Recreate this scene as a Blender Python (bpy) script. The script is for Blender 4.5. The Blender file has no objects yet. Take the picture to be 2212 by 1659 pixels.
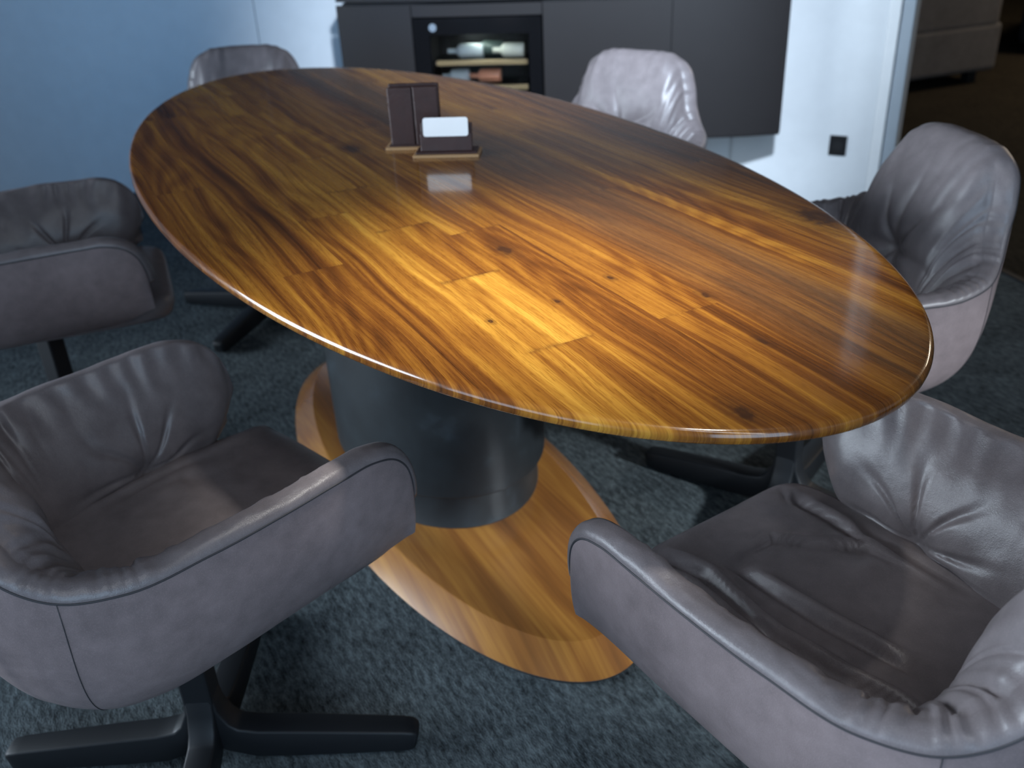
import bpy, bmesh, math, random
import numpy as np
from mathutils import Vector, Matrix, noise as mnoise

# ------------------------------------------------------------------ camera, world, light, exposure
scene = bpy.context.scene
COL = scene.collection
CAM = np.array([1.7051, -0.6686, 1.2294])
YAW, PITCH, ROLL = math.radians(153.305), math.radians(28.562), math.radians(-2.766)
FPX = 2046.4

def cam_axes():
    cy, sy = math.cos(YAW), math.sin(YAW)
    f = Vector((cy*math.cos(PITCH), sy*math.cos(PITCH), -math.sin(PITCH)))
    r = Vector((sy, -cy, 0)); u = r.cross(f)
    r2 = math.cos(ROLL)*r + math.sin(ROLL)*u
    u2 = -math.sin(ROLL)*r + math.cos(ROLL)*u
    return r2, u2, f
r_, u_, f_ = cam_axes()
cd = bpy.data.cameras.new('camera'); cam = bpy.data.objects.new('camera', cd); COL.objects.link(cam)
M = Matrix(((r_.x, u_.x, -f_.x, CAM[0]), (r_.y, u_.y, -f_.y, CAM[1]), (r_.z, u_.z, -f_.z, CAM[2]), (0, 0, 0, 1)))
cam.matrix_world = M
cd.sensor_fit = 'HORIZONTAL'; cd.sensor_width = 36.0; cd.lens = FPX/2212*36.0
cd.clip_start = 0.02
cd.dof.use_dof = True; cd.dof.focus_distance = 1.06; cd.dof.aperture_fstop = 5.0
scene.camera = cam

w = bpy.data.worlds.new('world'); scene.world = w; w.use_nodes = True
w.node_tree.nodes['Background'].inputs[0].default_value = (0.35, 0.6, 1.0, 1)
w.node_tree.nodes['Background'].inputs[1].default_value = 0.2

def area(name, loc, target, sx, sy, power, color):
    l = bpy.data.lights.new(name, 'AREA'); l.shape = 'RECTANGLE'; l.size = sx; l.size_y = sy
    l.energy = power; l.color = color
    o = bpy.data.objects.new(name, l); COL.objects.link(o); o.location = loc
    d = Vector(target) - Vector(loc)
    o.rotation_euler = d.to_track_quat('-Z', 'Z').to_euler()
    return o
DAY = (0.62, 0.80, 1.0)
# daylight standing in the two window openings: one to the left of the picture, one behind the camera
WO = Vector((-3.30, -.88, 0)); WD = Vector((.66, -.751, 0)).normalized(); WN = Vector((.751, .66, 0)).normalized()
area('window_daylight', (-1.25, -3.46, 1.55), (-1.25+.47, -3.46+.883, 1.55), 2.5, 2.0, 85, (.74, .87, 1.0)).data.spread = math.radians(74)
area('window_daylight', (3.93, -1.0, 1.7), (0, -1.0, 1.7), 2.8, 1.8, 82, (.52, .75, 1.0))
area('window_daylight', (1.5, -3.56, 1.05), (1.5, 0, 1.05), 2.2, 1.5, 11, DAY).data.spread = math.radians(85)  # added daylight for the outer near arm of the right front chair
area('blue_wall_fill', (.75, -3.50, 1.3), (-2.75, -.1, .75), .7, 1.4, 3.2, (.10, .45, 1.0)).data.spread = math.radians(42)  # added blue light, tints only the left part of the back wall
def spot(name, loc, target, deg, blend, power, color, r=.06):
    l = bpy.data.lights.new(name, 'SPOT'); l.energy = power; l.color = color; l.spot_size = math.radians(deg); l.spot_blend = blend
    l.shadow_soft_size = r
    o = bpy.data.objects.new(name, l); COL.objects.link(o); o.location = loc
    o.rotation_euler = (Vector(target)-Vector(loc)).to_track_quat('-Z', 'Z').to_euler()
# spots added to brighten the cabinet wall, the near table half and the floor
spot('wall_fill_spot', (1.6, -.2, 2.62), (-1.45, 1.22, .62), 39, 1.0, 1290, (.70, .84, 1.0), .10)
spot('table_fill_spot', (.80, .15, 2.62), (.68, -.06, .745), 27, 1.0, 480, (.99, .96, .90), .16)
spot('floor_fill_spot', (3.6, 1.75, 1.75), (.42, .30, 0), 18, 1.0, 750, (.84, .93, 1.0), .10)
# warm fill light added so the room beyond is not black
area('far_room_fill', (-.6, 6.2, 2.66), (-.6, 6.2, 0), 1.2, 1.2, 85, (1.0, .80, .58))
# linear ceiling lamp behind the near end of the table
area('linear_ceiling_lamp', (2.45, -.45, 2.66), (2.45, -.45, 0), 2.3, .12, 17, (.93, .96, 1.0))

vs = scene.view_settings
vs.view_transform = 'Standard'; vs.look = 'None'; vs.gamma = 1.0; vs.use_curve_mapping = False
vs.exposure = -0.13

# ------------------------------------------------------------------ helpers
def link(name, me, mat=None, parent=None, smooth=True):
    o = bpy.data.objects.new(name, me); COL.objects.link(o)
    if mat: me.materials.append(mat)
    if parent: o.parent = parent
    if smooth:
        me.polygons.foreach_set('use_smooth', [True]*len(me.polygons))
    me.update()
    return o
def from_bm(name, bm, mat=None, parent=None, smooth=False):
    bmesh.ops.recalc_face_normals(bm, faces=bm.faces)
    me = bpy.data.meshes.new(name); bm.to_mesh(me); bm.free()
    return link(name, me, mat, parent, smooth)
def empty(name, loc=(0, 0, 0), rz=0):
    o = bpy.data.objects.new(name, None); COL.objects.link(o); o.location = loc; o.rotation_euler = (0, 0, rz)
    o.empty_display_size = 0.1
    return o
def tag(o, label=None, cat=None, group=None, kind=None):
    if label: o['label'] = label
    if cat: o['category'] = cat
    if group: o['group'] = group
    if kind: o['kind'] = kind
    return o
def struct(o): o['kind'] = 'structure'; return o
def box(bm, lo, hi, mat=None, bev=0.0, seg=2):
    """axis box lo..hi, optional 4x4 matrix, optional bevel"""
    vs_ = []
    for z in (lo[2], hi[2]):
        for x, y in ((lo[0], lo[1]), (hi[0], lo[1]), (hi[0], hi[1]), (lo[0], hi[1])):
            v = Vector((x, y, z)); vs_.append(bm.verts.new(mat @ v if mat else v))
    fs = [bm.faces.new([vs_[i] for i in q]) for q in ((3, 2, 1, 0), (4, 5, 6, 7), (0, 1, 5, 4), (1, 2, 6, 5), (2, 3, 7, 6), (3, 0, 4, 7))]
    if bev > 0:
        es = list({e for f in fs for e in f.edges})
        bmesh.ops.bevel(bm, geom=es, offset=bev, segments=seg, profile=0.5, affect='EDGES')
def prism(bm, pts, z0, z1):
    a = [bm.verts.new((p[0], p[1], z0)) for p in pts]; b = [bm.verts.new((p[0], p[1], z1)) for p in pts]
    n = len(pts)
    bm.faces.new(a[::-1]); bm.faces.new(b)
    for i in range(n): bm.faces.new((a[i], a[(i+1) % n], b[(i+1) % n], b[i]))
def grid_mesh(name, P, close_u=False):
    nu, nv = P.shape[:2]
    verts = P.reshape(-1, 3).tolist(); faces = []
    for i in range(nu - (0 if close_u else 1)):
        j = (i+1) % nu
        for k in range(nv-1):
            faces.append((i*nv+k, j*nv+k, j*nv+k+1, i*nv+k+1))
    me = bpy.data.meshes.new(name); me.from_pydata(verts, [], faces); me.update()
    return me
def tube(name, pts, r, n=8, cap=True):
    pts = [Vector(p) for p in pts]; rings = []
    up = Vector((0, 0, 1)); verts = []; faces = []
    prev = None
    for i, p in enumerate(pts):
        t = (pts[min(i+1, len(pts)-1)] - pts[max(i-1, 0)]).normalized()
        if prev is None:
            a = t.cross(up)
            if a.length < 1e-3: a = t.cross(Vector((1, 0, 0)))
            a.normalize()
        else:
            a = (prev - t*prev.dot(t)).normalized()
        prev = a; b = t.cross(a)
        for k in range(n):
            th = 2*math.pi*k/n
            verts.append(p + r*(math.cos(th)*a + math.sin(th)*b))
    for i in range(len(pts)-1):
        for k in range(n):
            k2 = (k+1) % n
            faces.append((i*n+k, i*n+k2, (i+1)*n+k2, (i+1)*n+k))
    if cap:
        faces.append(tuple(range(n))[::-1]); faces.append(tuple((len(pts)-1)*n+k for k in range(n)))
    me = bpy.data.meshes.new(name); me.from_pydata([tuple(v) for v in verts], [], faces); me.update()
    return me
def spline(ctrl, s):
    """Catmull-Rom through rows (s, x, y, z...)"""
    c = np.array(ctrl, float); S = c[:, 0]; V = c[:, 1:]
    m = np.gradient(V, S, axis=0)
    i = int(np.clip(np.searchsorted(S, s, side='right')-1, 0, len(S)-2))
    h = S[i+1]-S[i]; t = min(max((s-S[i])/h, 0), 1)
    h00 = 2*t**3-3*t**2+1; h10 = t**3-2*t**2+t; h01 = -2*t**3+3*t**2; h11 = t**3-t**2
    return h00*V[i] + h10*h*m[i] + h01*V[i+1] + h11*h*m[i+1]

# ------------------------------------------------------------------ node material helpers
class NT:
    def __init__(s, name):
        s.m = bpy.data.materials.new(name); s.m.use_nodes = True; s.t = s.m.node_tree
        s.b = s.t.nodes['Principled BSDF']
    def n(s, typ, **kw):
        nd = s.t.nodes.new(typ)
        for k, v in kw.items():
            if k.startswith('i_'):
                key = k[2:]; key = int(key) if key.isdigit() else key
                s.set(nd.inputs[key], v)
            else: setattr(nd, k, v)
        return nd
    def set(s, inp, v):
        if isinstance(v, bpy.types.NodeSocket): s.t.links.new(v, inp)
        else: inp.default_value = v
    def math(s, op, a, b=None, c=None, clamp=False):
        nd = s.t.nodes.new('ShaderNodeMath'); nd.operation = op; nd.use_clamp = clamp
        s.set(nd.inputs[0], a)
        if b is not None: s.set(nd.inputs[1], b)
        if c is not None: s.set(nd.inputs[2], c)
        return nd.outputs[0]
    def mix(s, fac, a, b, mode='MIX'):
        nd = s.t.nodes.new('ShaderNodeMix'); nd.data_type = 'RGBA'; nd.blend_type = mode
        s.set(nd.inputs[0], fac); s.set(nd.inputs[6], a); s.set(nd.inputs[7], b)
        return nd.outputs[2]
    def noise(s, vec, scale, detail=3, rough=.5, dist=0.0, out='Fac'):
        nd = s.t.nodes.new('ShaderNodeTexNoise'); s.set(nd.inputs['Vector'], vec)
        nd.inputs['Scale'].default_value = scale; nd.inputs['Detail'].default_value = detail
        nd.inputs['Roughness'].default_value = rough; nd.inputs['Distortion'].default_value = dist
        return nd.outputs[out]
    def ramp(s, fac, stops, interp='LINEAR'):
        nd = s.t.nodes.new('ShaderNodeValToRGB'); s.set(nd.inputs[0], fac); cr = nd.color_ramp; cr.interpolation = interp
        while len(cr.elements) < len(stops): cr.elements.new(0.5)
        for e, (p, c) in zip(cr.elements, stops):
            e.position = p; e.color = (*c, 1) if len(c) == 3 else c
        return nd.outputs[0]
    def coord(s, which='Object'):
        return s.t.nodes.new('ShaderNodeTexCoord').outputs[which]
    def xyz(s, v):
        nd = s.t.nodes.new('ShaderNodeSeparateXYZ'); s.set(nd.inputs[0], v); return nd.outputs
    def vec(s, x, y, z):
        nd = s.t.nodes.new('ShaderNodeCombineXYZ')
        for i, v in enumerate((x, y, z)): s.set(nd.inputs[i], v)
        return nd.outputs[0]
    def bump(s, h, strength, dist=0.002, normal=None):
        nd = s.t.nodes.new('ShaderNodeBump'); s.set(nd.inputs['Height'], h)
        nd.inputs['Strength'].default_value = strength; nd.inputs['Distance'].default_value = dist
        if normal is not None: s.set(nd.inputs['Normal'], normal)
        return nd.outputs[0]
    def out(s, color=None, rough=None, normal=None, **kw):
        if color is not None: s.set(s.b.inputs['Base Color'], color)
        if rough is not None: s.set(s.b.inputs['Roughness'], rough)
        if normal is not None: s.set(s.b.inputs['Normal'], normal)
        for k, v in kw.items(): s.set(s.b.inputs[k.replace('_', ' ')], v)
        return s.m

def plain(name, color, rough=.5, **kw):
    t = NT(name); c = (*color, 1)
    nz = t.noise(t.coord(), 14, 4)
    col = t.mix(nz, tuple(x*.94 for x in color)+(1,), tuple(min(1, x*1.06) for x in color)+(1,))
    return t.out(col, rough, **kw)

def mat_walnut():
    t = NT('walnut_planks'); X, Y, Z = t.xyz(t.coord())
    H = 0.0875
    yy = t.math('DIVIDE', t.math('ADD', Y, 0.13), H)
    row = t.math('FLOOR', yy); fy = t.math('FRACT', yy)
    isj = t.math('COMPARE', row, -1.0, 0.1)                 # the row with short staves
    wn = t.n('ShaderNodeTexWhiteNoise', noise_dimensions='1D', i_W=t.math('ADD', row, 3.7)).outputs['Value']
    L = t.math('ADD', t.math('MULTIPLY', isj, 0.243-1.15), 1.15)
    off = t.math('ADD', t.math('MULTIPLY', t.math('SUBTRACT', 1.0, isj), t.math('MULTIPLY', wn, 1.15)), t.math('MULTIPLY', isj, -0.126))
    xx = t.math('DIVIDE', t.math('ADD', X, off), L)
    idx = t.math('FLOOR', xx); fx = t.math('FRACT', xx)
    rnd = t.n('ShaderNodeTexWhiteNoise', noise_dimensions='2D', i_Vector=t.vec(row, idx, 0.0))
    rv = rnd.outputs['Value']; rr = t.math('MULTIPLY', rv, 37.0)
    # slow wave of the grain
    warp = t.noise(t.vec(t.math('MULTIPLY', X, 1.5), t.math('MULTIPLY', Y, 3.0), t.math('MULTIPLY', rr, .05)), 1.0, 2, .5)
    Yw = t.math('ADD', Y, t.math('MULTIPLY', t.math('SUBTRACT', warp, .5), .055))
    broad = t.noise(t.vec(t.math('MULTIPLY', X, .45), t.math('MULTIPLY', Yw, 40.0), rr), 1.0, 4, .65)
    fine = t.noise(t.vec(t.math('MULTIPLY', X, 1.2), t.math('MULTIPLY', Yw, 190.0), rr), 1.0, 3, .6)
    ringf = t.noise(t.vec(t.math('MULTIPLY', X, .9), t.math('MULTIPLY', Yw, 7.0), rr), 1.0, 1.2, .4)
    ring = t.math('MULTIPLY_ADD', t.math('SINE', t.math('MULTIPLY', ringf, 120.0)), .5, .5)
    pore = t.noise(t.vec(t.math('MULTIPLY', X, 45.0), t.math('MULTIPLY', Yw, 900.0), rr), 1.0, 2, .6)
    pin = t.noise(t.vec(t.math('MULTIPLY', X, 1.6), t.math('MULTIPLY', Yw, 520.0), rr), 1.0, 2, .6)
    fine = t.math('ADD', t.math('MULTIPLY', fine, .60), t.math('MULTIPLY', pin, .40))
    v = t.math('ADD', t.math('MULTIPLY', broad, .58), t.math('ADD', t.math('MULTIPLY', fine, .36), t.math('MULTIPLY', ring, .06)))
    v = t.math('ADD', v, t.math('MULTIPLY', t.math('SUBTRACT', rv, .5), .10))
    # tone by plank row
    rowtone = t.ramp(t.math('ADD', Y, .5), [
        (0.00, (.40,)*3), (.10, (.46,)*3), (.165, (.24,)*3), (.205, (.52,)*3), (.25, (.60,)*3), (.366, (.57,)*3),
        (.375, (.47,)*3), (.45, (.46,)*3), (.50, (.40,)*3), (.60, (.32,)*3), (.66, (.30,)*3), (.74, (.48,)*3), (.82, (.44,)*3), (.92, (.30,)*3), (1.0, (.24,)*3)])
    v = t.math('ADD', v, t.math('MULTIPLY', t.math('SUBTRACT', t.xyz(rowtone)[0] if False else t.n('ShaderNodeRGBToBW', i_0=rowtone).outputs[0], .42), .55))
    col = t.ramp(v, [(.22, (.022, .008, .004)), (.36, (.065, .022, .006)), (.47, (.15, .050, .009)), (.57, (.27, .108, .015)), (.68, (.41, .195, .027)), (.84, (.58, .32, .050))])
    # greyish sapwood band
    sap = t.ramp(t.math('ADD', Y, .5), [(.54, (0, 0, 0)), (.60, (1, 1, 1)), (.68, (1, 1, 1)), (.72, (0, 0, 0))])
    sapf = t.math('MULTIPLY', t.n('ShaderNodeRGBToBW', i_0=sap).outputs[0], t.math('MULTIPLY', t.noise(t.vec(t.math('MULTIPLY', X, 1.3), t.math('MULTIPLY', Y, 12.0), 3.0), 1.0, 2), 1.1), clamp=True)
    col = t.mix(t.math('MULTIPLY', sapf, .85), col, (.125, .070, .034, 1))
    dark = t.ramp(pore, [(.0, (.42, .36, .33)), (.36, (.62, .56, .52)), (.47, (1, 1, 1))])
    col = t.mix(.75, col, t.mix(1.0, col, dark, 'MULTIPLY'))
    # knots
    for kx, ky, r, e in ((1.086, -.103, .016, 1.5), (.749, -.118, .006, 1.4), (.756, -.216, .006, 1.3), (.835, .049, .010, 1.4), (-.139, -.077, .028, 1.6), (.696, .373, .05, 1.3), (.975, .02, .008, 1.8), (.547, -.088, .018, 1.6), (.72, -.02, .007, 1.4)):
        dx = t.math('DIVIDE', t.math('SUBTRACT', X, kx), r*e*1.4); dy = t.math('DIVIDE', t.math('SUBTRACT', Y, ky), r)
        d = t.math('SQRT', t.math('ADD', t.math('MULTIPLY', dx, dx), t.math('MULTIPLY', dy, dy)))
        d = t.math('ADD', d, t.math('MULTIPLY', t.math('SUBTRACT', t.noise(t.vec(X, Y, 9.0), 90, 2), .5), .9))
        rg = t.math('MULTIPLY_ADD', t.math('SINE', t.math('MULTIPLY', d, 7.0)), .22, .5)
        f = t.math('MULTIPLY', t.math('SUBTRACT', 1.25, d, clamp=True), t.math('ADD', rg, .25), clamp=True)
        col = t.mix(f, col, (.045, .018, .008, 1))
    # joints: dark smudge where the short staves meet, hairline between rows
    jx = t.math('MINIMUM', fx, t.math('SUBTRACT', 1.0, fx)); jx = t.math('MULTIPLY', jx, L)
    jn = t.noise(t.vec(t.math('MULTIPLY', X, 6.0), t.math('MULTIPLY', Y, 40.0), 0.0), 1.0, 2)
    jf = t.math('MULTIPLY', t.math('SUBTRACT', 1.0, t.math('DIVIDE', jx, t.math('MULTIPLY_ADD', jn, .014, .0002)), clamp=True), t.math('MULTIPLY', t.math('MULTIPLY_ADD', isj, .25, .22), t.ramp(jn, [(.35, (.2, .2, .2)), (.62, (1, 1, 1))])))
    col = t.mix(jf, col, (.06, .022, .008, 1))
    jy = t.math('MULTIPLY', t.math('MINIMUM', fy, t.math('SUBTRACT', 1.0, fy)), H)
    jg = t.math('MULTIPLY', t.math('SUBTRACT', 1.0, t.math('DIVIDE', jy, .0007), clamp=True), .18)
    col = t.mix(jg, col, (.07, .03, .01, 1))
    nrm = t.bump(pore, .10, .0008)
    rough = t.math('MULTIPLY_ADD', fine, .10, .22)
    return t.out(col, rough, nrm, Specular_IOR_Level=.15, Coat_Weight=.9, Coat_Roughness=.085)

def mat_walnut_base():
    t = NT('walnut_base'); X, Y, Z = t.xyz(t.coord())
    br = t.noise(t.vec(t.math('MULTIPLY', X, 1.2), t.math('MULTIPLY', Y, 16.0), Z), 1.0, 4, .6, .4)
    fi = t.noise(t.vec(t.math('MULTIPLY', X, 4.0), t.math('MULTIPLY', Y, 110.0), Z), 1.0, 3, .6)
    v = t.math('ADD', t.math('MULTIPLY', br, .75), t.math('MULTIPLY', fi, .25))
    col = t.ramp(v, [(.25, (.12, .045, .016)), (.45, (.30, .115, .028)), (.58, (.46, .20, .042)), (.75, (.60, .30, .07))])
    return t.out(col, .26, t.bump(fi, .06, .001), Specular_IOR_Level=.5, Coat_Weight=1.0, Coat_Roughness=.22)

def mat_leather(name, base, seed=0.0, rough=.42, bump=.35):
    t = NT(name); P = t.coord()
    P2 = t.n('ShaderNodeVectorMath', operation='ADD', i_0=P, i_1=(seed, seed*.7, 0)).outputs[0]
    big = t.noise(P2, 7, 4, .6); mid = t.noise(P2, 45, 4, .6); grain = t.noise(P2, 650, 3, .6)
    vor = t.n('ShaderNodeTexVoronoi', i_Vector=P2, i_Scale=420.0, feature='DISTANCE_TO_EDGE').outputs[0]
    lo = tuple(c*.70 for c in base); hi = tuple(c*1.28 for c in base)
    col = t.ramp(t.math('ADD', t.math('MULTIPLY', big, .6), t.math('MULTIPLY', mid, .4)), [(.30, lo), (.70, hi)])
    # pale scuffed grain
    sc = t.ramp(grain, [(.5, (0, 0, 0)), (.75, (1, 1, 1))])
    col = t.mix(t.math('MULTIPLY', t.n('ShaderNodeRGBToBW', i_0=sc).outputs[0], .35), col, tuple(c*1.7 for c in base)+(1,))
    h = t.math('ADD', t.math('MULTIPLY', grain, .5), t.math('MULTIPLY', t.math('MINIMUM', vor, .3), 1.2))
    nb = t.bump(mid, .18, .004)
    nrm = t.bump(h, bump, .0006, nb)
    rg = t.math('MULTIPLY_ADD', big, .16, rough-.06)
    return t.out(col, rg, nrm, Specular_IOR_Level=.5)

def mat_carpet(name, lo, hi, ang=0.0, sc=1.0):
    t = NT(name); P = t.coord()
    mp = t.n('ShaderNodeMapping', i_Vector=P, i_Rotation=(0, 0, ang)).outputs[0]
    X, Y, Z = t.xyz(mp)
    a = t.noise(t.vec(t.math('MULTIPLY', X, 38.0*sc), t.math('MULTIPLY', Y, 105.0*sc), 0.0), 1.0, 4, .65)
    b = t.noise(P, 9*sc, 3, .6)
    c = t.noise(t.vec(t.math('MULTIPLY', X, 160.0*sc), t.math('MULTIPLY', Y, 420.0*sc), 0.0), 1.0, 2, .7)
    v = t.math('ADD', t.math('MULTIPLY', a, .55), t.math('ADD', t.math('MULTIPLY', b, .18), t.math('MULTIPLY', c, .27)))
    col = t.ramp(v, [(.36, lo), (.48, tuple((x+y)*.42 for x, y in zip(lo, hi))), (.62, hi)])
    return t.out(col, .95, t.bump(t.math('ADD', a, c), .8, .006), Specular_IOR_Level=.15)

WALNUT = mat_walnut(); WBASE = mat_walnut_base()
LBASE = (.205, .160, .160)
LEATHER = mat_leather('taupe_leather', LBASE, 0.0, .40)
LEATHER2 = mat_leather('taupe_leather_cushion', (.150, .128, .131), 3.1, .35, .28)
SEAM = plain('dark_seam_leather', (.03, .028, .032), .6)  # even dark colour of the piping and seam tubes
BLACKWOOD = plain('black_stained_wood', (.009, .010, .012), .5, Specular_IOR_Level=.3)
PILLAR = NT('blackened_leather_pillar')
PILLAR = PILLAR.out(PILLAR.ramp(PILLAR.noise(PILLAR.coord(), 12, 5, .6), [(.3, (.008, .010, .012)), (.6, (.015, .019, .022)), (.80, (.035, .045, .055))]), .5,
                    PILLAR.bump(PILLAR.noise(PILLAR.coord(), 160, 3), .2, .001))
CARPET = mat_carpet('grey_woven_carpet', (.012, .015, .018), (.160, .192, .206), 0.0)
BROWNC = mat_carpet('brown_carpet', (.010, .008, .005), (.040, .032, .020), .4, .6)
WALL = plain('white_wall', (.78, .80, .82), .55)
WALLS = plain('lit_white_satin', (.93, .94, .95), .35)  # extra white stands in for light on the casing's turned face
CEIL = plain('ceiling_grey', (.16, .16, .17), .8)
CAB = plain('taupe_lacquer', (.022, .019, .0195), .45, Specular_IOR_Level=.35)
CABD = plain('dark_recess', (.012, .012, .014), .6)

# ------------------------------------------------------------------ setting
U = Vector((-.576, -.817, 0)).normalized(); N = Vector((.817, -.576, 0)).normalized()   # back wall direction / into the room
W = Vector((.83, .56, 0)).normalized(); Mn = Vector((W.y, -W.x, 0))                     # angled wall direction / into the room
CORN = Vector((-1.31, 1.94, 0))
P0c = Vector((-1.024, 1.74, 0))
def frame_mat(o, x, y): return Matrix(((x.x, y.x, 0, o.x), (x.y, y.y, 0, o.y), (0, 0, 1, o.z), (0, 0, 0, 1)))

def slab(name, o, xd, nd, l0, l1, z0, z1, th, mat, bev=0.0):
    bm = bmesh.new(); box(bm, (l0, -th, z0), (l1, 0, z1), frame_mat(o, xd, nd), bev)
    return from_bm(name, bm, mat)

EDGE = Vector((-.80, 2.215, 0)); ED = Vector((.978, -.21, 0)).normalized()
bm = bmesh.new(); bw_end = CORN + U*5.2
pts = [(-5.4, -3.8), (4.2, -3.8), (4.2, 1.14), (EDGE.x, EDGE.y), (-1.6, 2.35), (-5.6, -3.2)]
prism(bm, pts, -.05, 0.0); struct(from_bm('floor', bm, CARPET))
bm = bmesh.new()
prism(bm, [(EDGE.x, EDGE.y), (4.2, 1.14), (4.2, 9.2), (-6.5, 9.2), (-6.5, 4.2), (-1.6, 2.35)], -.05, -0.001); struct(from_bm('floor', bm, BROWNC))
# dark threshold strip between the two carpets
bm = bmesh.new(); box(bm, (0.0, -.012, -.01), (5.0, .012, .005), frame_mat(EDGE, ED, Vector((.21, .978, 0)).normalized()), .001)
struct(from_bm('trim_1', bm, CABD))

DARKW = plain('dark_reflected_upper_wall', (.035, .030, .030), .6)  # unseen upper walls, coloured dark so the table top reflects no bright wall
struct(slab('wall_back', CORN, U, N, -0.01, 3.46, 0, .90, .12, WALL))
struct(slab('wall_back_upper', CORN, U, N, -0.01, 3.46, .90, 2.7, .12, DARKW))
# angled wall on the right, ending in a white door casing
S0 = Vector((-.945, 2.12, 0)); tl = (CORN - S0).dot(W)
struct(slab('wall_right', S0, W, Mn, tl-.01, .125, 0, .90, .12, WALL))
struct(slab('wall_right_upper', S0, W, Mn, tl-.01, .125, .90, 2.7, .12, DARKW))
bm = bmesh.new(); box(bm, (.122, -.125, 0), (.160, .010, 2.2), frame_mat(S0, W, Mn), .003)
struct(from_bm('trim_2', bm, WALLS))
bm = bmesh.new(); box(bm, (.163, -.13, 0), (.206, .002, 2.2), frame_mat(S0, W, Mn), .004)
struct(from_bm('trim_3', bm, plain('shaded_frame_side', (.42, .47, .52), .4)))  # grey-blue puts the shade on the white frame's side into its colour
# thin panel joint in the back wall
bm = bmesh.new(); box(bm, (1.9745, -.004, 0), (1.9775, .0012, 2.7), frame_mat(CORN, U, N)); struct(from_bm('trim_4', bm, plain('joint_grey', (.20, .22, .25), .7)))

def wall_with_window(name, o, xd, nd, L, wx0, wx1, wz0=.75, wz1=2.65, H=2.7, th=.14):
    bm = bmesh.new(); m = frame_mat(o, xd, nd)
    box(bm, (0, -th, 0), (wx0, 0, H), m); box(bm, (wx1, -th, 0), (L, 0, H), m)
    box(bm, (wx0, -th, 0), (wx1, 0, wz0), m); box(bm, (wx0, -th, wz1), (wx1, 0, H), m)
    return struct(from_bm(name, bm, WALL))
struct(slab('wall_side', WO, Vector((0, -1, 0)), Vector((1, 0, 0)), 0, 2.75, 0, 2.7, .14, WALL))
wall_with_window('wall_near', Vector((4.0, -3.7, 0)), Vector((0, 1, 0)), Vector((-1, 0, 0)), 12.9, 1.3, 4.1, .8, 2.6)
FO = Vector((-5.3, -3.6, 0)); FO2 = Vector((.3, -3.6, 0)); EX = Vector((1, 0, 0)); EY = Vector((0, 1, 0))
wall_with_window('wall_front', FO, EX, EY, 5.6, 2.7, 5.35, .5, 2.6)
wall_with_window('wall_front', FO2, EX, EY, 3.7, .1, 2.3, .3, 2.1)
def window_frame(name, o, xd, nd, x0, x1, z0, z1):
    m = frame_mat(o, xd, nd); bm = bmesh.new(); t_ = .05
    box(bm, (x0, -.12, z0), (x0+t_, -.09, z1), m, .004); box(bm, (x1-t_, -.12, z0), (x1, -.09, z1), m, .004)
    box(bm, (x0, -.12, z0), (x1, -.09, z0+t_), m, .004); box(bm, (x0, -.12, z1-t_), (x1, -.09, z1), m, .004)
    return struct(from_bm(name, bm, WALLS))
window_frame('window_1', FO, EX, EY, 2.7, 5.35, .5, 2.6)
window_frame('window_3', FO2, EX, EY, .1, 2.3, .3, 2.1)  # unseen window added around the extra daylight
window_frame('window_2', Vector((4.0, -3.7, 0)), Vector((0, 1, 0)), Vector((-1, 0, 0)), 1.3, 4.1, .8, 2.6)
bm = bmesh.new(); prism(bm, [(-6.5, -3.8), (4.2, -3.8), (4.2, 9.2), (-6.5, 9.2)], 2.7, 2.8); struct(from_bm('ceiling', bm, CEIL))
bm = bmesh.new(); box(bm, (-6.5, 9.0, 0), (4.2, 9.2, 2.7)); struct(from_bm('wall_far', bm, plain('brown_wall', (.05, .035, .022), .6)))
bm = bmesh.new(); box(bm, (-6.6, 4.0, 0), (-6.5, 9.2, 2.7)); struct(from_bm('wall_left', bm, plain('brown_wall_2', (.05, .035, .022), .6)))

# ------------------------------------------------------------------ table
def superell(a, b, n): 
    return [(a*math.cos(2*math.pi*i/n), b*math.sin(2*math.pi*i/n)) for i in range(n)]
def ell_offset(a, b, off, n):
    out = []
    for i in range(n):
        th = 2*math.pi*i/n; x, y = a*math.cos(th), b*math.sin(th)
        nx, ny = math.cos(th)/a, math.sin(th)/b; l = math.hypot(nx, ny)
        out.append((x+off*nx/l, y+off*ny/l))
    return out
def ring_loft(rings, name, mat, parent, sharp=None):
    """rings = list of (list of xy, z)"""
    verts = []; faces = []; n = len(rings[0][0])
    for xy, z in rings: verts += [(x, y, z) for x, y in xy]
    for i in range(len(rings)-1):
        for k in range(n):
            k2 = (k+1) % n; faces.append((i*n+k, i*n+k2, (i+1)*n+k2, (i+1)*n+k))
    faces.append(tuple(range(n))[::-1]); faces.append(tuple((len(rings)-1)*n+k for k in range(n)))
    me = bpy.data.meshes.new(name); me.from_pydata(verts, [], faces)
    bm = bmesh.new(); bm.from_mesh(me); bmesh.ops.recalc_face_normals(bm, faces=bm.faces); bm.to_mesh(me); bm.free()
    o = link(name, me, mat, parent)
    me.polygons[-1].use_smooth = False; me.polygons[-2].use_smooth = False
    if sharp: me.set_sharp_from_angle(angle=sharp)
    return o
table = empty('dining_table')
tag(table, 'large oval walnut dining table with a glossy top on a dark oval pedestal', 'table')
A_, B_ = 1.1521, .5039
rings = []
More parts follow.
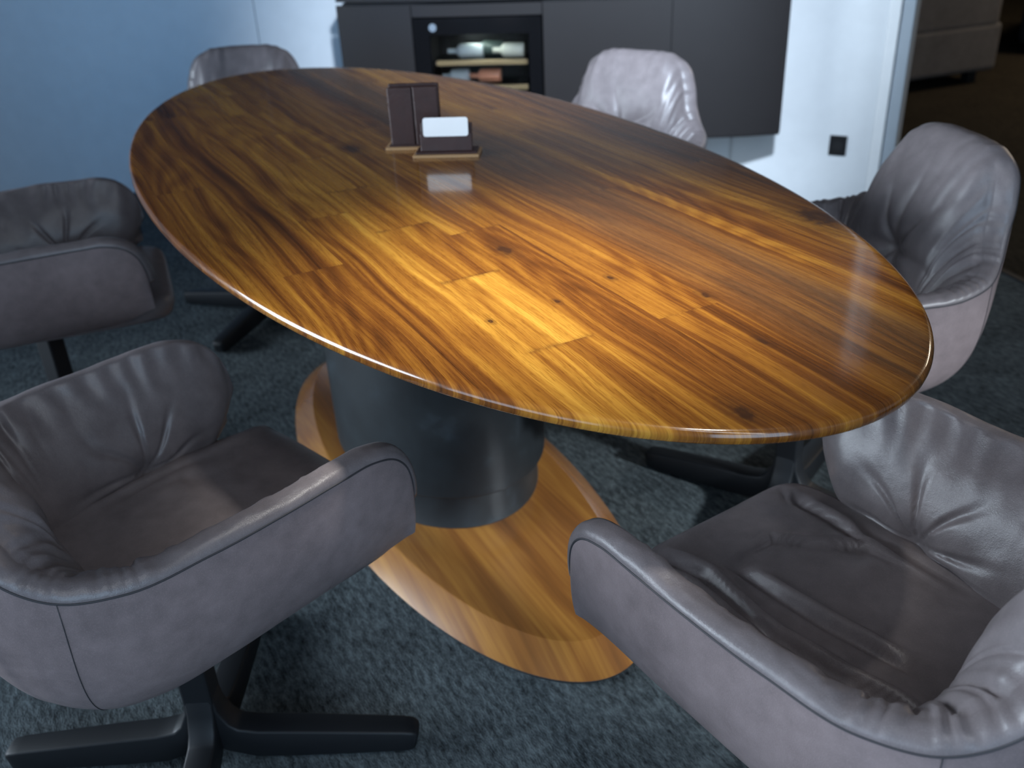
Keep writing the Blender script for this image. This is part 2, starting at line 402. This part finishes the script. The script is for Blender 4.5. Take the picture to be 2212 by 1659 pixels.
for off, z in ((-.34, .705), (-.20, .712), (-.08, .7215), (-.012, .7280), (-.0040, .7290), (-.0024, .7296), (-.0014, .7312), (.0, .7360), (-.0002, .7385), (-.0010, .7408), (-.0024, .7428), (-.0045, .7443), (-.0072, .7451), (-.0102, .7453), (-.0170, .7453)):
    rings.append((ell_offset(A_, B_, off, 320), z))
ring_loft(rings, 'tabletop', WALNUT, table)
rings = []
for off, z in ((.004, 0.0), (.006, .003), (.004, .006), (0, .0065)): rings.append((ell_offset(.708, .270, off, 200), z))
ring_loft(rings, 'base_foot', CABD, table)
rings = []
for a, b, z in ((.713, .275, .0055), (.716, .278, .008), (.660, .230, .0440), (.656, .226, .0462), (.650, .221, .0470)):
    rings.append((superell(a, b, 200), z))
ring_loft(rings, 'base_plate', WBASE, table, .35)
rings = []
for off, z in ((0, .046), (.001, .050), (0, .053), (0, .126), (.001, .128), (.014, .131), (.017, .135), (.018, .25), (.018, .71)):
    rings.append((ell_offset(.272, .200, off, 128), z))
ring_loft(rings, 'pedestal', PILLAR, table, .4)

# ------------------------------------------------------------------ armchair
RIM = [(0.00, .000, -.292, .768), (.06, .055, -.291, .768), (.11, .112, -.287, .761), (.145, .150, -.280, .738), (.175, .168, -.271, .700),
       (.225, .182, -.257, .652), (.28, .207, -.236, .612), (.34, .240, -.200, .588), (.40, .262, -.145, .577), (.50, .272, -.05, .5755),
       (.62, .274, .05, .577), (.74, .271, .14, .578), (.80, .268, .185, .576), (.85, .264, .222, .562), (.89, .260, .243, .538), (.93, .256, .253, .505), (1.0, .246, .254, .432)]
def rim(s): return spline(RIM, s)
SEATJ = [(0.00, .000, -.160, .405), (.10, .055, -.160, .405), (.20, .105, -.152, .405), (.30, .138, -.120, .405), (.40, .148, -.08, .405), (.50, .158, -.03, .405),
         (.62, .172, .05, .405), (.74, .182, .13, .405), (.85, .192, .19, .410), (.93, .205, .222, .422), (1.0, .222, .240, .434)]
BOT = [(0.00, .000, -.05, .345), (.15, .03, -.05, .345), (.30, .05, -.03, .345), (.45, .03, .0, .345), (.62, .0, .04, .345), (.74, .0, .12, .345), (.85, .0, .21, .345), (1.0, .0, .252, .345)]
def shell_start(s):
    return math.radians(float(np.interp(s, [.70, .74, .80, .85, .90, .93, .97, 1.0], [0, 25, 42, 52, 61, 66.5, 77, 89.9])))
def shell_pt(s, w):
    R = rim(s); Bt = spline(BOT, s)
    t0 = shell_start(s); t = t0 + (math.pi/2-t0)*w
    k = math.sin(t)**.55; h = 1-max(0, math.cos(t))**.62
    p = Bt + (R-Bt)*np.array([k, k, 0]) + np.array([0, 0, (R[2]-Bt[2])*h])
    if s > .62:
        # bring the front lower edge back a little and keep the panel flat
        p[1] = Bt[1] + (R[1]-Bt[1])*k
    return p
NS = 210
SS = np.concatenate([-np.linspace(1, 0, NS), np.linspace(0, 1, NS)[1:]])
def mir(p, s):
    return np.array([p[0]*(-1 if s < 0 else 1), p[1], p[2]])
def smoothstep(a, b, x): 
    t = min(max((x-a)/(b-a), 0), 1); return t*t*(3-2*t)

def shell_mesh():
    NW = 40; P = np.zeros((len(SS), NW, 3))
    for i, s in enumerate(SS):
        for k in range(NW):
            w = (k/(NW-1)); w = w**1.3 if abs(s) < .7 else w
            P[i, k] = mir(shell_pt(abs(s), w), s)
    return grid_mesh('shell', P)
def nz(x, y, z): return mnoise.noise(Vector((x, y, z)))
def lining_mesh(seed, fold=1.0):
    NR = 14; NI = 60; NB = 5
    P = np.zeros((len(SS), NR+NI+NB, 3))
    for i, s in enumerate(SS):
        a = abs(s); sg = -1 if s < 0 else 1
        R = rim(a); T = rim(min(1, a+.01)) - rim(max(0, a-.01)); T /= np.linalg.norm(T)
        low = shell_pt(a, .80); out = R-low
        # inward horizontal normal of the panel
        C = np.array([0, .03, 0]); 
        if a < .40: inn = np.array([-R[0]*1.15, .16+.10*smoothstep(.12, 0, a), 0])
        else: inn = np.array([-1., 0, 0])
        if .30 < a < .50:
            b0 = np.array([-R[0]*1.15, .16, 0]); b0 /= np.linalg.norm(b0)
            f = smoothstep(.30, .50, a); inn = b0*(1-f)+np.array([-1, 0, 0])*f
        inn /= np.linalg.norm(inn); inn = inn - T*inn.dot(T); inn /= np.linalg.norm(inn)
        up = np.cross(inn, T); 
        if up.dot(out/np.linalg.norm(out)) < 0: up = -up
        wid = .021 + .006*smoothstep(.32, .2, a)   # half width of the roll
        hgt = .015 + .003*nz(a*9, seed, 1)
        S = spline(SEATJ, a)
        topin = None
        pts = []
        for k in range(NR):
            th = math.pi*(1-.62*k/(NR-1))
            g = .0018*fold*math.sin(a*260+3*nz(a*20, seed*3+sg, 4)*3)*smoothstep(.22, .30, a)*smoothstep(.50, .38, a)
            g += .0012*fold*math.sin(a*210+5*nz(a*13, seed+sg, 7))*smoothstep(.02, .10, a)*smoothstep(.30, .2, a)
            g += .0010*nz(a*30, k*.3, seed*5+sg)
            hh = hgt*max(0, math.sin(th))**.85
            p = R + inn*(wid*(1+math.cos(th))) + up*(hh+g*math.sin(th))
            pts.append(p)
        top = pts[-1]; D = S-top; Ln = np.linalg.norm(D)
        nrm = np.cross(T, D); nrm /= (np.linalg.norm(nrm)+1e-9)
        if nrm.dot(inn) < 0: nrm = -nrm
        puff = .020 + .032*smoothstep(.40, .12, a)
        if a > .85: puff *= smoothstep(1.0, .85, a)
        for k in range(1, NI+1):
            q = k/NI
            p = top + D*q + nrm*puff*(math.sin(math.pi*min(1, q**(1.25-.45*smoothstep(.5, .25, a))))**.85)
            # pinch on the arm / seat junction, and button at the lower back, with folds radiating out of them
            d = 0.0
            x, y, z = p[0]*sg, p[1], p[2]
            # arms
            yy, zz = y-.075, z-.430; r = math.hypot(yy, zz); ph = math.atan2(zz, yy)
            wa = smoothstep(.30, .42, a)
            crs = lambda v: 1 - 2.2*max(0, 1-abs(math.sin(v))*2.2)
            d += wa*fold*(-.013*math.exp(-(r/.022)**2) + .0030*crs(4.2*ph+1.3*nz(y*9, z*9, seed+sg*2))*math.exp(-((r-.05)/.050)**2))
            d += wa*fold*.0030*crs(y*42+1.6*nz(y*14, q*3, seed+sg*5))*math.exp(-((q-.16)/.15)**2)*smoothstep(.04, -.12, y)*(.6+.8*nz(y*11, seed, 2.0))
            # back
            r = math.hypot(x, z-.575); ph = math.atan2(z-.575, x+1e-6); wb = smoothstep(.40, .25, a)
            ang = 8*ph + 3.0*nz(x*9, z*9, seed*2.0)
            d += wb*fold*(-.024*math.exp(-(r/.034)**2) + .0062*(abs(math.sin(ang*.5))**.6*2-1.1)*smoothstep(0, .03, r)*math.exp(-(r/.12)**2))
            # gathers by the roll on the corner between arm and back
            wg = smoothstep(.18, .27, a)*smoothstep(.52, .40, a)
            d += wg*fold*.0045*crs(a*62+1.6*nz(a*10, q*2, seed+sg)+q*2.0)*math.exp(-((q-.10)/.30)**2)
            d += .0016*fold*math.sin(a*120+5*nz(a*9, q*2, seed+sg*3))*math.exp(-((q-.05)/.2)**2)*smoothstep(.02, .1, a)
            d += .0022*nz(x*22, y*22+seed, z*22) + .0035*nz(x*8+seed, y*8, z*8)
            pts.append(p + nrm*d)
        E0 = pts[-1]; F0 = shell_pt(a, 0.0)*np.array([.97, 1, 1]) + np.array([0, 0, .002])
        for k in range(1, NB+1): pts.append(E0 + (F0-E0)*(k/NB))
        for k, p in enumerate(pts): P[i, k] = (p[0]*sg, p[1], p[2])
    return grid_mesh('upholstery', P)
def seat_mesh(seed, kind):
    NU, NV = 120, 110
    # outline superellipse; rows go from bottom centre over the edge to the top centre
    verts = []; faces = []
    def pad(x, y): return 0
    n1 = 220; rows = []
    cx, cy = 0.0, .048; hx, hy = .207, .250
    prof = [(0.0, -.032), (.5, -.032), (.9, -.030), (.975, -.024), (1.0, -.008), (1.004, .006), (.992, .018), (.965, .0255), (.92, .0300), (.85, .0335)] + [(f, .0345+.004*(1-f)) for f in np.linspace(.78, 0.0, 34)]
    for f, z in prof:
        ring = []
        for i in range(n1):
            th = 2*math.pi*i/n1; c, s = math.cos(th), math.sin(th)
            e = .26
            x = hx*f*math.copysign(abs(c)**e, c) if f > 0 else 0; y = hy*f*math.copysign(abs(s)**e, s) if f > 0 else 0
            # make the ring round near the centre
            g = smoothstep(0, .8, f); x = x*g + hx*f*c*(1-g); y = y*g + hy*f*s*(1-g)
            if y < 0: x *= 1-.20*smoothstep(.05, .25, -y)
            ring.append((cx+x, cy+y, .392+z))
        rows.append(ring)
    P = np.array(rows)  # rows x n1 x 3
    for a in range(P.shape[0]):
        for b in range(P.shape[1]):
            x, y, z = P[a, b]
            if z < .395: continue
            t = smoothstep(.395, .42, z); d = 0
            d += .004*nz(x*7+seed, y*7, 0) + .0018*nz(x*20, y*20+seed, 3)
            d -= .010*smoothstep(-.08, -.19, y)
            # transverse dip where one sits
            d -= .006*math.exp(-((x/.13)**2+((y-.02)/.12)**2))
            if kind == 'ridged':      # long folds running front to back beside the near arm
                for pl, am, wd in (([(.268, -.082), (.204, -.066), (.107, -.083), (.049, -.079), (-.009, -.071), (-.09, -.055)], .011, .0085),
                                   ([(.263, -.040), (.226, -.024), (.119, -.022), (.053, -.016), (.007, -.008), (-.06, .002)], .009, .0085),
                                   ([(.258, -.123), (.212, -.104), (.142, -.103), (.082, -.105), (.0, -.110), (-.08, -.10)], .010, .0085),
                                   ([(.288, -.012), (.219, .040), (.163, .086), (.12, .125), (.097, .148)], .006, .009),
                                   ([(.25, .150), (.197, .152), (.151, .150), (.12, .140)], .008, .008)):
                    ys = [p_[0] for p_ in pl][::-1]; xs_ = [p_[1] for p_ in pl][::-1]
                    e_ = x - float(np.interp(y, ys, xs_))
                    bumpv = math.exp(-(e_/wd)**2) - .9*math.exp(-((e_+wd*1.7)/(wd*.75))**2)
                    d += am*bumpv*smoothstep(ys[0]-.03, ys[0]+.03, y)*smoothstep(ys[-1]+.04, ys[-1]-.02, y)
            elif kind == 'fold':
                for x0, sl, am, wd in ((.150, .05, .008, .012), (-.165, -.02, .005, .014)):
                    xc = x0 - sl*(.25-y); e_ = x-xc
                    d += am*(math.exp(-(e_/wd)**2) - .7*math.exp(-((e_-math.copysign(wd*1.8, x0))/(wd*.8))**2))*smoothstep(-.1, .03, y)
            # small pulls toward the arm pinches
            for sx in (-1, 1):
                r = math.hypot(x-sx*.160, y-.08); ph = math.atan2(y-.08, x-sx*.160)
                d += .0035*math.sin(7*ph+seed)*math.exp(-((r-.045)/.045)**2) - .007*math.exp(-(r/.03)**2)
            P[a, b, 2] = z + d*t
    Pt = np.transpose(P, (1, 0, 2))
    return grid_mesh('seat_cushion', Pt, close_u=True)
def leg_mesh():
    """one L shaped leg: quarter of the stem curving into a tapering foot on the floor (points to +x)"""
    prof_out = []   # (x, z_low, z_high)
    bm = bmesh.new()
    path = [(.006, .150, .015), (.009, .110, .017), (.018, .076, .022), (.036, .052, .026), (.075, .040, .028), (.14, .036, .027), (.22, .031, .024), (.30, .026, .021), (.318, .0245, .019), (.324, .023, .014)]
    wdt = [.021, .021, .021, .021, .021, .021, .020, .019, .018, .014]
    rings = []
    for i, (x, z, hth) in enumerate(path):
        a = path[max(i-1, 0)]; b = path[min(i+1, len(path)-1)]
        tx, tz = b[0]-a[0], b[1]-a[1]; l = math.hypot(tx, tz); nx, nzv = -tz/l, tx/l
        wv = wdt[i]
        c = []
        for sx, sy in ((1, 1), (1, -1), (-1, -1), (-1, 1)):
            px, pz = x+nx*hth*sx, z+nzv*hth*sx
            c.append(bm.verts.new((px, wv*sy, max(pz, .003))))
        rings.append(c)
    for i in range(len(rings)-1):
        for k in range(4):
            bm.faces.new((rings[i][k], rings[i][(k+1) % 4], rings[i+1][(k+1) % 4], rings[i+1][k]))
    bm.faces.new(rings[0]); bm.faces.new(rings[-1][::-1])
    bmesh.ops.recalc_face_normals(bm, faces=bm.faces)
    es = [e for e in bm.edges if len(e.link_faces) == 2 and e.calc_face_angle(0) > .5]
    bmesh.ops.bevel(bm, geom=es, offset=.004, segments=2, profile=.5, affect='EDGES')
    me = bpy.data.meshes.new('leg'); bm.to_mesh(me); bm.free()
    me.polygons.foreach_set('use_smooth', [True]*len(me.polygons))
    return me

LABELS = {}
shell_me = shell_mesh(); shell_me.materials.append(LEATHER)
leg_me = leg_mesh(); leg_me.materials.append(BLACKWOOD)
rim_pts = [mir(rim(abs(s)), s) for s in SS]
pip_me = tube('piping', [p + np.array([0, 0, .0006]) for p in rim_pts], .0013, 8); pip_me.materials.append(SEAM)
def seam_pts(s0, s1, sg):
    out = []
    for i in range(40):
        w_ = i/39; a = s0+(s1-s0)*w_
        p = shell_pt(a, 1-w_*.93); q = p.copy()
        q[0] *= 1.0015; out.append((q[0]*sg, q[1]*1.001, q[2]))
    return out
seam_me = {sg: tube('seam', seam_pts(.335, .30, sg), .0006, 6) for sg in (-1, 1)}
for m_ in seam_me.values(): m_.materials.append(SEAM)
bm = bmesh.new(); bmesh.ops.create_cone(bm, cap_ends=True, segments=40, radius1=.045, radius2=.085, depth=.022, matrix=Matrix.Translation((0, 0, .338)))
plate_me = bpy.data.meshes.new('swivel_plate'); bm.to_mesh(plate_me); bm.free(); plate_me.materials.append(BLACKWOOD)

bm = bmesh.new(); box(bm, (-.0225, -.0225, .06), (.0225, .0225, .332), None, .004)
stem_me = bpy.data.meshes.new('stem'); bm.to_mesh(stem_me); bm.free(); stem_me.materials.append(BLACKWOOD)
def cup(me): 
    me.polygons.foreach_set('use_smooth', [True]*len(me.polygons)); me.update(); return me
for m_ in (shell_me, pip_me, *seam_me.values()): cup(m_)
lin = {0: lining_mesh(1.3), 1: lining_mesh(4.6), 2: lining_mesh(8.2)}
sea = {'plain': seat_mesh(2.0, 'plain'), 'ridged': seat_mesh(5.0, 'ridged'), 'fold': seat_mesh(7.0, 'fold')}
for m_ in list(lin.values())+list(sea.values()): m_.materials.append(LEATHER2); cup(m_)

def armchair(x, y, ang, label, lining, seat, legang=45):
    root = empty('armchair', (x, y, 0), math.radians(ang-90))
    tag(root, label, 'chair', 'grey leather armchairs around the oval table')
    def part(name, me, rz=0):
        o = bpy.data.objects.new(name, me); COL.objects.link(o); o.parent = root
        o.rotation_euler = (0, 0, rz); return o
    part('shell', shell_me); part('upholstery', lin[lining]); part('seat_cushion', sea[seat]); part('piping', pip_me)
    part('seam', seam_me[1]); part('seam', seam_me[-1]); part('swivel_plate', plate_me)
    part('stem', stem_me, math.radians(legang))
    for k in range(4): part('leg', leg_me, math.radians(legang+90*k))
    return root
armchair(.53, -.638, 108.6, 'grey leather armchair at left front, smooth seat, black cross foot showing below it', 0, 'fold')
armchair(1.160, .067, 187.5, 'grey leather armchair at right front with long folds across its seat', 1, 'ridged')
armchair(-.628, -.723, 84, 'grey leather armchair at far left edge, cut by the picture, behind the front left one', 2, 'plain')
armchair(-1.165, -.075, 340, 'grey leather armchair behind the far table end before the pale wall, only back top showing', 1, 'plain', 65)
armchair(-.39, .64, 296.6, 'grey leather armchair behind the table in front of the dark cabinet, brightly lit back', 0, 'plain')
armchair(.49, .577, 252, 'grey leather armchair at right behind the table, back and outer side seen against dark room', 2, 'plain')

# ------------------------------------------------------------------ card stands on the table
TZ = .7453
wd_ = Vector((.536, .844, 0)).normalized(); nf = Vector((.844, -.536, 0)).normalized()
OAK = plain('light_oak', (.42, .25, .12), .45)
CROC = mat_leather('dark_brown_leather', (.034, .011, .009), 2.2, .42, .9)
CARDM = plain('white_card', (.95, .95, .95), .5)
def stand(name, origin, label):
    r = empty(name, origin, math.atan2(wd_.y, wd_.x)); tag(r, label, 'stand', None); return r
# local x = along the stand, local -y = toward the viewer
s1 = stand('menu_stand', (-.070, .038, TZ), 'tall dark brown leather menu stand on a thin oak base, middle of the table')
bm = bmesh.new(); box(bm, (-.060, -.026, 0), (.060, .034, .0055), None, .001); from_bm('base', bm, OAK, s1)
bm = bmesh.new(); box(bm, (-.050, -.012, .0055), (-.0008, -.004, .119), None, .0025)
box(bm, (.0008, -.0125, .0055), (.050, -.004, .1195), None, .0025); from_bm('front_panel', bm, CROC, s1)
bm = bmesh.new(); box(bm, (-.050, .006, .0055), (.050, .013, .123), None, .0025); from_bm('rear_panel', bm, CROC, s1)
bm = bmesh.new(); box(bm, (-.054, -.018, .0053), (.054, .018, .0085), None, .001); from_bm('leather_pad', bm, CROC, s1)
s2 = stand('card_holder', (.022, .062, TZ), 'low dark leather card holder on an oak base holding the white card')
bm = bmesh.new(); box(bm, (-.064, -.024, 0), (.064, .034, .0055), None, .001); from_bm('base', bm, OAK, s2)
bm = bmesh.new(); box(bm, (-.060, -.017, .0053), (.060, .028, .0095), None, .0015); from_bm('leather_pad', bm, CROC, s2)
tilt = Matrix.Rotation(math.radians(-9), 4, 'X')
bm = bmesh.new(); box(bm, (-.050, -.010, .008), (.050, -.006, .043), tilt, .0012); box(bm, (-.050, -.002, .008), (.050, .002, .060), tilt, .0012)
from_bm('leather_pocket', bm, CROC, s2)
card = empty('blank_card', s2.location.copy(), s2.rotation_euler.z); 
bm = bmesh.new(); 
def rrect(bm, x0, x1, z0, z1, r, y0, y1, m):
    pts = []
    for cx, cz, a0 in ((x1-r, z1-r, 0), (x0+r, z1-r, 90), (x0+r, z0+r, 180), (x1-r, z0+r, 270)):
        for k in range(6):
            a = math.radians(a0+k*18); pts.append((cx+r*math.cos(a), cz+r*math.sin(a)))
    f = [bm.verts.new(m @ Vector((p[0], y0, p[1]))) for p in pts]; b = [bm.verts.new(m @ Vector((p[0], y1, p[1]))) for p in pts]
    bm.faces.new(f); bm.faces.new(b[::-1]); n = len(pts)
    for i in range(n): bm.faces.new((f[i], b[i], b[(i+1) % n], f[(i+1) % n]))
rrect(bm, -.0435, .0435, .036, .071, .005, -.0115, -.0104, tilt)
bpy.data.objects.remove(card)
card = from_bm('blank_card', bm, CARDM); card.location = s2.location; card.rotation_euler = s2.rotation_euler
tag(card, 'blank white card with rounded corners standing in the low leather holder', 'card')

# ------------------------------------------------------------------ wall cabinet with built-in bottle cooler
cab = empty('wall_cabinet', P0c, math.atan2(U.y, U.x))
tag(cab, 'long floating taupe cabinet with bowed front hanging on the white wall', 'cabinet')
CM = lambda x, y, z: Vector((x, y, z))
# local x along U; the room side is +y or -y ?
ly = Vector((-math.sin(cab.rotation_euler.z), math.cos(cab.rotation_euler.z), 0))
SG = 1 if ly.dot(N) > 0 else -1
def bow(x):      # how far the front sits back toward the ends
    c = .71; return -.050*((x-c)/.815)**4 - .006*((x-c)/.815)**2 + .004
def front_panel(name, x0, x1, z0, z1, mat, parent, th=.02, off=0.0, n=16):
    P = []
    bm = bmesh.new(); xs = np.linspace(x0, x1, n); fr = []; bk = []
    for x in xs:
        y = bow(x)+off
        fr.append([bm.verts.new((x, SG*y, z)) for z in (z0, z1)]); bk.append([bm.verts.new((x, SG*(y-th), z)) for z in (z0, z1)])
    for i in range(n-1):
        bm.faces.new((fr[i][0], fr[i+1][0], fr[i+1][1], fr[i][1])); bm.faces.new((bk[i][0], bk[i][1], bk[i+1][1], bk[i+1][0]))
        bm.faces.new((fr[i][1], fr[i+1][1], bk[i+1][1], bk[i][1])); bm.faces.new((fr[i][0], bk[i][0], bk[i+1][0], fr[i+1][0]))
    for i in (0, n-1): bm.faces.new((fr[i][0], fr[i][1], bk[i][1], bk[i][0]))
    return from_bm(name, bm, mat, parent)
bm = bmesh.new()
for xa, xb in ((-.100, .760), (1.246, 1.522)):
    pts = [(x, SG*(bow(x)-.022)) for x in np.linspace(xa, xb, 16)] + [(xb, -SG*.345), (xa, -SG*.345)]
    prism(bm, pts, .312, .808)
box(bm, (.760, min(-SG*.345, -SG*.20), .312), (1.246, max(-SG*.345, -SG*.20), .808))
prism(bm, [(.760, -SG*.03), (1.246, -SG*.03), (1.246, -SG*.20), (.760, -SG*.20)], .762, .808)
from_bm('body', bm, CABD, cab)
front_panel('bottom_board', -.116, 1.540, .306, .3115, CAB, cab, .34)
front_panel('door', -.118, .2965, .313, .803, CAB, cab)
front_panel('door', .2995, .7585, .313, .803, CAB, cab)
front_panel('door', 1.2475, 1.542, .313, .803, CAB, cab)
front_panel('drawer_front', .762, 1.244, .762, .803, CAB, cab)
front_panel('worktop', -.118, 1.542, .815, .84, CAB, cab, .36, -.004)
coolt = empty('bottle_cooler', cab.location, cab.rotation_euler.z)
tag(coolt, 'black glass fronted bottle cooler built into the taupe cabinet', 'appliance')
BG = plain('black_glass', (.006, .006, .007), .12)
y0 = bow(1.0)
bm = bmesh.new()
def ybox(bm, x0, x1, ya, yb, z0, z1, bev=0): box(bm, (x0, min(SG*ya, SG*yb), z0), (x1, max(SG*ya, SG*yb), z1), None, bev)
ybox(bm, .765, 1.241, y0-.018, y0+.004, .700, .758); ybox(bm, .765, .812, y0-.018, y0+.004, .325, .700); ybox(bm, 1.180, 1.241, y0-.018, y0+.004, .325, .700); ybox(bm, .812, 1.180, y0-.018, y0+.004, .325, .350)
from_bm('door_frame', bm, BG, coolt)
bm = bmesh.new(); 
ybox(bm, .765, .812, y0-.18, y0-.019, .325, .755); ybox(bm, 1.180, 1.241, y0-.18, y0-.019, .325, .755)
ybox(bm, .812, 1.180, y0-.18, y0-.17, .325, .755); ybox(bm, .812, 1.180, y0-.17, y0-.019, .700, .755); ybox(bm, .812, 1.180, y0-.17, y0-.019, .325, .350); from_bm('interior', bm, plain('cooler_black', (.004, .004, .005), .6), coolt)
SH = plain('beech_shelf', (.50, .36, .19), .5)
for z in (.588, .497, .42):
    bm = bmesh.new(); ybox(bm, .822, 1.165, y0-.030, y0-.008, z, z+.017, .003); from_bm('shelf_front', bm, SH, coolt)
g = NT('cooler_glass'); g.b.inputs['Transmission Weight'].default_value = 1.0; g.b.inputs['Roughness'].default_value = .02; g.b.inputs['IOR'].default_value = 1.45
bm = bmesh.new(); ybox(bm, .812, 1.180, y0-.0015, y0+.0015, .35, .70); from_bm('door_pane', bm, g.m, coolt)
bm = bmesh.new(); bmesh.ops.create_cone(bm, cap_ends=True, segments=24, radius1=.014, radius2=.014, depth=.004, matrix=Matrix.Translation((1.166, SG*(y0+.005), .726)) @ Matrix.Rotation(math.pi/2, 4, 'X'))
from_bm('control_dial', bm, plain('steel_dial', (.45, .52, .60), .25, Metallic=.6), coolt)
def bottle(x, z, L, r, mat, label, nm='wine_bottle'):
    # lies on the shelf, seen as its flank
    prof = [(0, 0), (0, r*.9), (.004, r), (L*.62, r), (L*.70, r*.8), (L*.76, r*.38), (L*.97, r*.36), (L, r*.40), (L, 0)]
    vs_, fs = [], []; n = 20
    for px, pr in prof:
        for k in range(n): vs_.append((px-L/2, pr*math.cos(2*math.pi*k/n), pr*math.sin(2*math.pi*k/n)))
    for i in range(len(prof)-1):
        for k in range(n): fs.append((i*n+k, i*n+(k+1) % n, (i+1)*n+(k+1) % n, (i+1)*n+k))
    me = bpy.data.meshes.new(nm); me.from_pydata(vs_, [], fs); o = link(nm, me, mat)
    c = cab.location + U*x + N*(y0-.010); o.location = (c.x, c.y, z); o.rotation_euler = (0, 0, cab.rotation_euler.z)
    tag(o, label, 'bottle', 'bottles in the cooler'); return o
for z in (.588, .497, .42):
    bm = bmesh.new(); ybox(bm, .814, 1.178, y0-.168, y0-.031, z+.010, z+.014)
    from_bm('shelf_rack', bm, BG, coolt)
ledc = cab.location + U*1.0 + N*(y0-.06)
area('cooler_light', (ledc.x, ledc.y, .697), (ledc.x, ledc.y, 0), .30, .02, .35, (.85, 1.0, .92))
GREY = plain('highlight_grey_glass', (.50, .56, .58), .25); CLEAR = plain('highlight_cream_glass', (.75, .76, .66), .25); CORAL = plain('coral_glass', (.62, .26, .15), .3); DKG = plain('grey_green_glass', (.10, .14, .13), .2)  # pale grey and cream stand in for highlights on dark glass
def put(x, shelf, L, mat, label, dy=-.075):
    o = bottle(x, 0, L, .027, mat, label); c = cab.location + U*x + N*(y0+dy)
    o.location = (c.x, c.y, shelf+.0145+.0272)
put(1.062, .588, .135, GREY, 'bottle with pale grey highlight colour lying at upper left in the cooler')
put(.898, .588, .120, CLEAR, 'bottle with creamy white highlight colour lying at upper right in the cooler')
put(.985, .588, .12, DKG, 'dim grey green bottle on the upper cooler shelf behind two pale ones', -.136)
put(1.105, .497, .105, GREY, 'bottle with silver grey highlight colour below the upper cooler shelf at left')
put(.990, .497, .120, CORAL, 'coral red bottle below the upper cooler shelf')

# ------------------------------------------------------------------ wall socket
sock = empty('wall_socket', S0 + Vector((0, 0, .237)), math.atan2(W.y, W.x)); tag(sock, 'small square black socket plate low on the white wall', 'socket')
sy = Vector((-math.sin(sock.rotation_euler.z), math.cos(sock.rotation_euler.z), 0)); sS = 1 if sy.dot(Mn) > 0 else -1
bm = bmesh.new(); box(bm, (-.032, min(0, sS*.009), -.038), (.032, max(0, sS*.009), .038), None, .002); from_bm('cover_plate', bm, plain('black_plastic', (.010, .010, .011), .4), sock)
bm = bmesh.new(); bmesh.ops.create_cone(bm, cap_ends=True, segments=28, radius1=.020, radius2=.020, depth=.003, matrix=Matrix.Translation((0, sS*.0096, 0)) @ Matrix.Rotation(math.pi/2, 4, 'X')); from_bm('insert', bm, plain('black_plastic_insert', (.007, .007, .008), .6), sock)

# ------------------------------------------------------------------ sofa and far furniture in the dark room
SOFA = mat_leather('grey_sofa_fabric', (.075, .070, .070), 1.0, .8, .2)
dirx = Vector((.10, .995, 0)).normalized()
sofa = empty('sofa', (-2.16, 3.55, 0), math.atan2(dirx.y, dirx.x)); tag(sofa, 'dark grey sofa standing in the dim room beyond the wall end', 'sofa')
# local x runs away from the camera along the back; local +y is away to the left
bm = bmesh.new(); box(bm, (-.9, .0, .07), (.95, .85, .34), None, .03, 3); from_bm('base', bm, SOFA, sofa)
bm = bmesh.new(); box(bm, (-.9, .0, .30), (.93, .20, .66), None, .05, 4); from_bm('backrest', bm, SOFA, sofa)
bm = bmesh.new(); box(bm, (.72, .12, .28), (1.05, .88, .46), None, .06, 4); from_bm('armrest', bm, SOFA, sofa)
bm = bmesh.new(); box(bm, (-.85, .2, .33), (.75, .9, .46), None, .05, 4); from_bm('seat_cushion', bm, SOFA, sofa)
for lx, lyv in ((-.8, .1), (.85, .1), (-.8, .78), (.85, .78)):
    bm = bmesh.new(); box(bm, (lx-.03, lyv-.03, 0), (lx+.03, lyv+.03, .075), None, .004); from_bm('foot', bm, BLACKWOOD, sofa)
ott = empty('ottoman', (-2.3, 6.1, 0), .4); tag(ott, 'low black ottoman at top right, in the dark room beyond the sofa', 'ottoman')
BLK = plain('black_fabric', (.008, .008, .009), .8)
bm = bmesh.new(); box(bm, (-.55, -.6, .05), (.75, .6, .42), None, .06, 4); from_bm('cushion', bm, BLK, ott)
bm = bmesh.new(); box(bm, (-.48, -.52, 0), (.68, .52, .06), None, .01); from_bm('plinth', bm, BLK, ott)
sb = empty('sideboard', (-4.2, 8.0, 0), -.2); tag(sb, 'low brown wooden sideboard at the far end of the dark room', 'sideboard')
DW = plain('dark_oak', (.10, .055, .025), .5)
bm = bmesh.new(); box(bm, (-1.8, -.25, .08), (2.6, .25, .62), None, .008); from_bm('body', bm, DW, sb)
bm = bmesh.new(); box(bm, (-1.82, -.27, .62), (2.62, .27, .65), None, .006); from_bm('top', bm, DW, sb)
bm = bmesh.new(); box(bm, (-1.7, -.2, 0), (2.5, .2, .09), None, .006); from_bm('plinth', bm, BLK, sb)
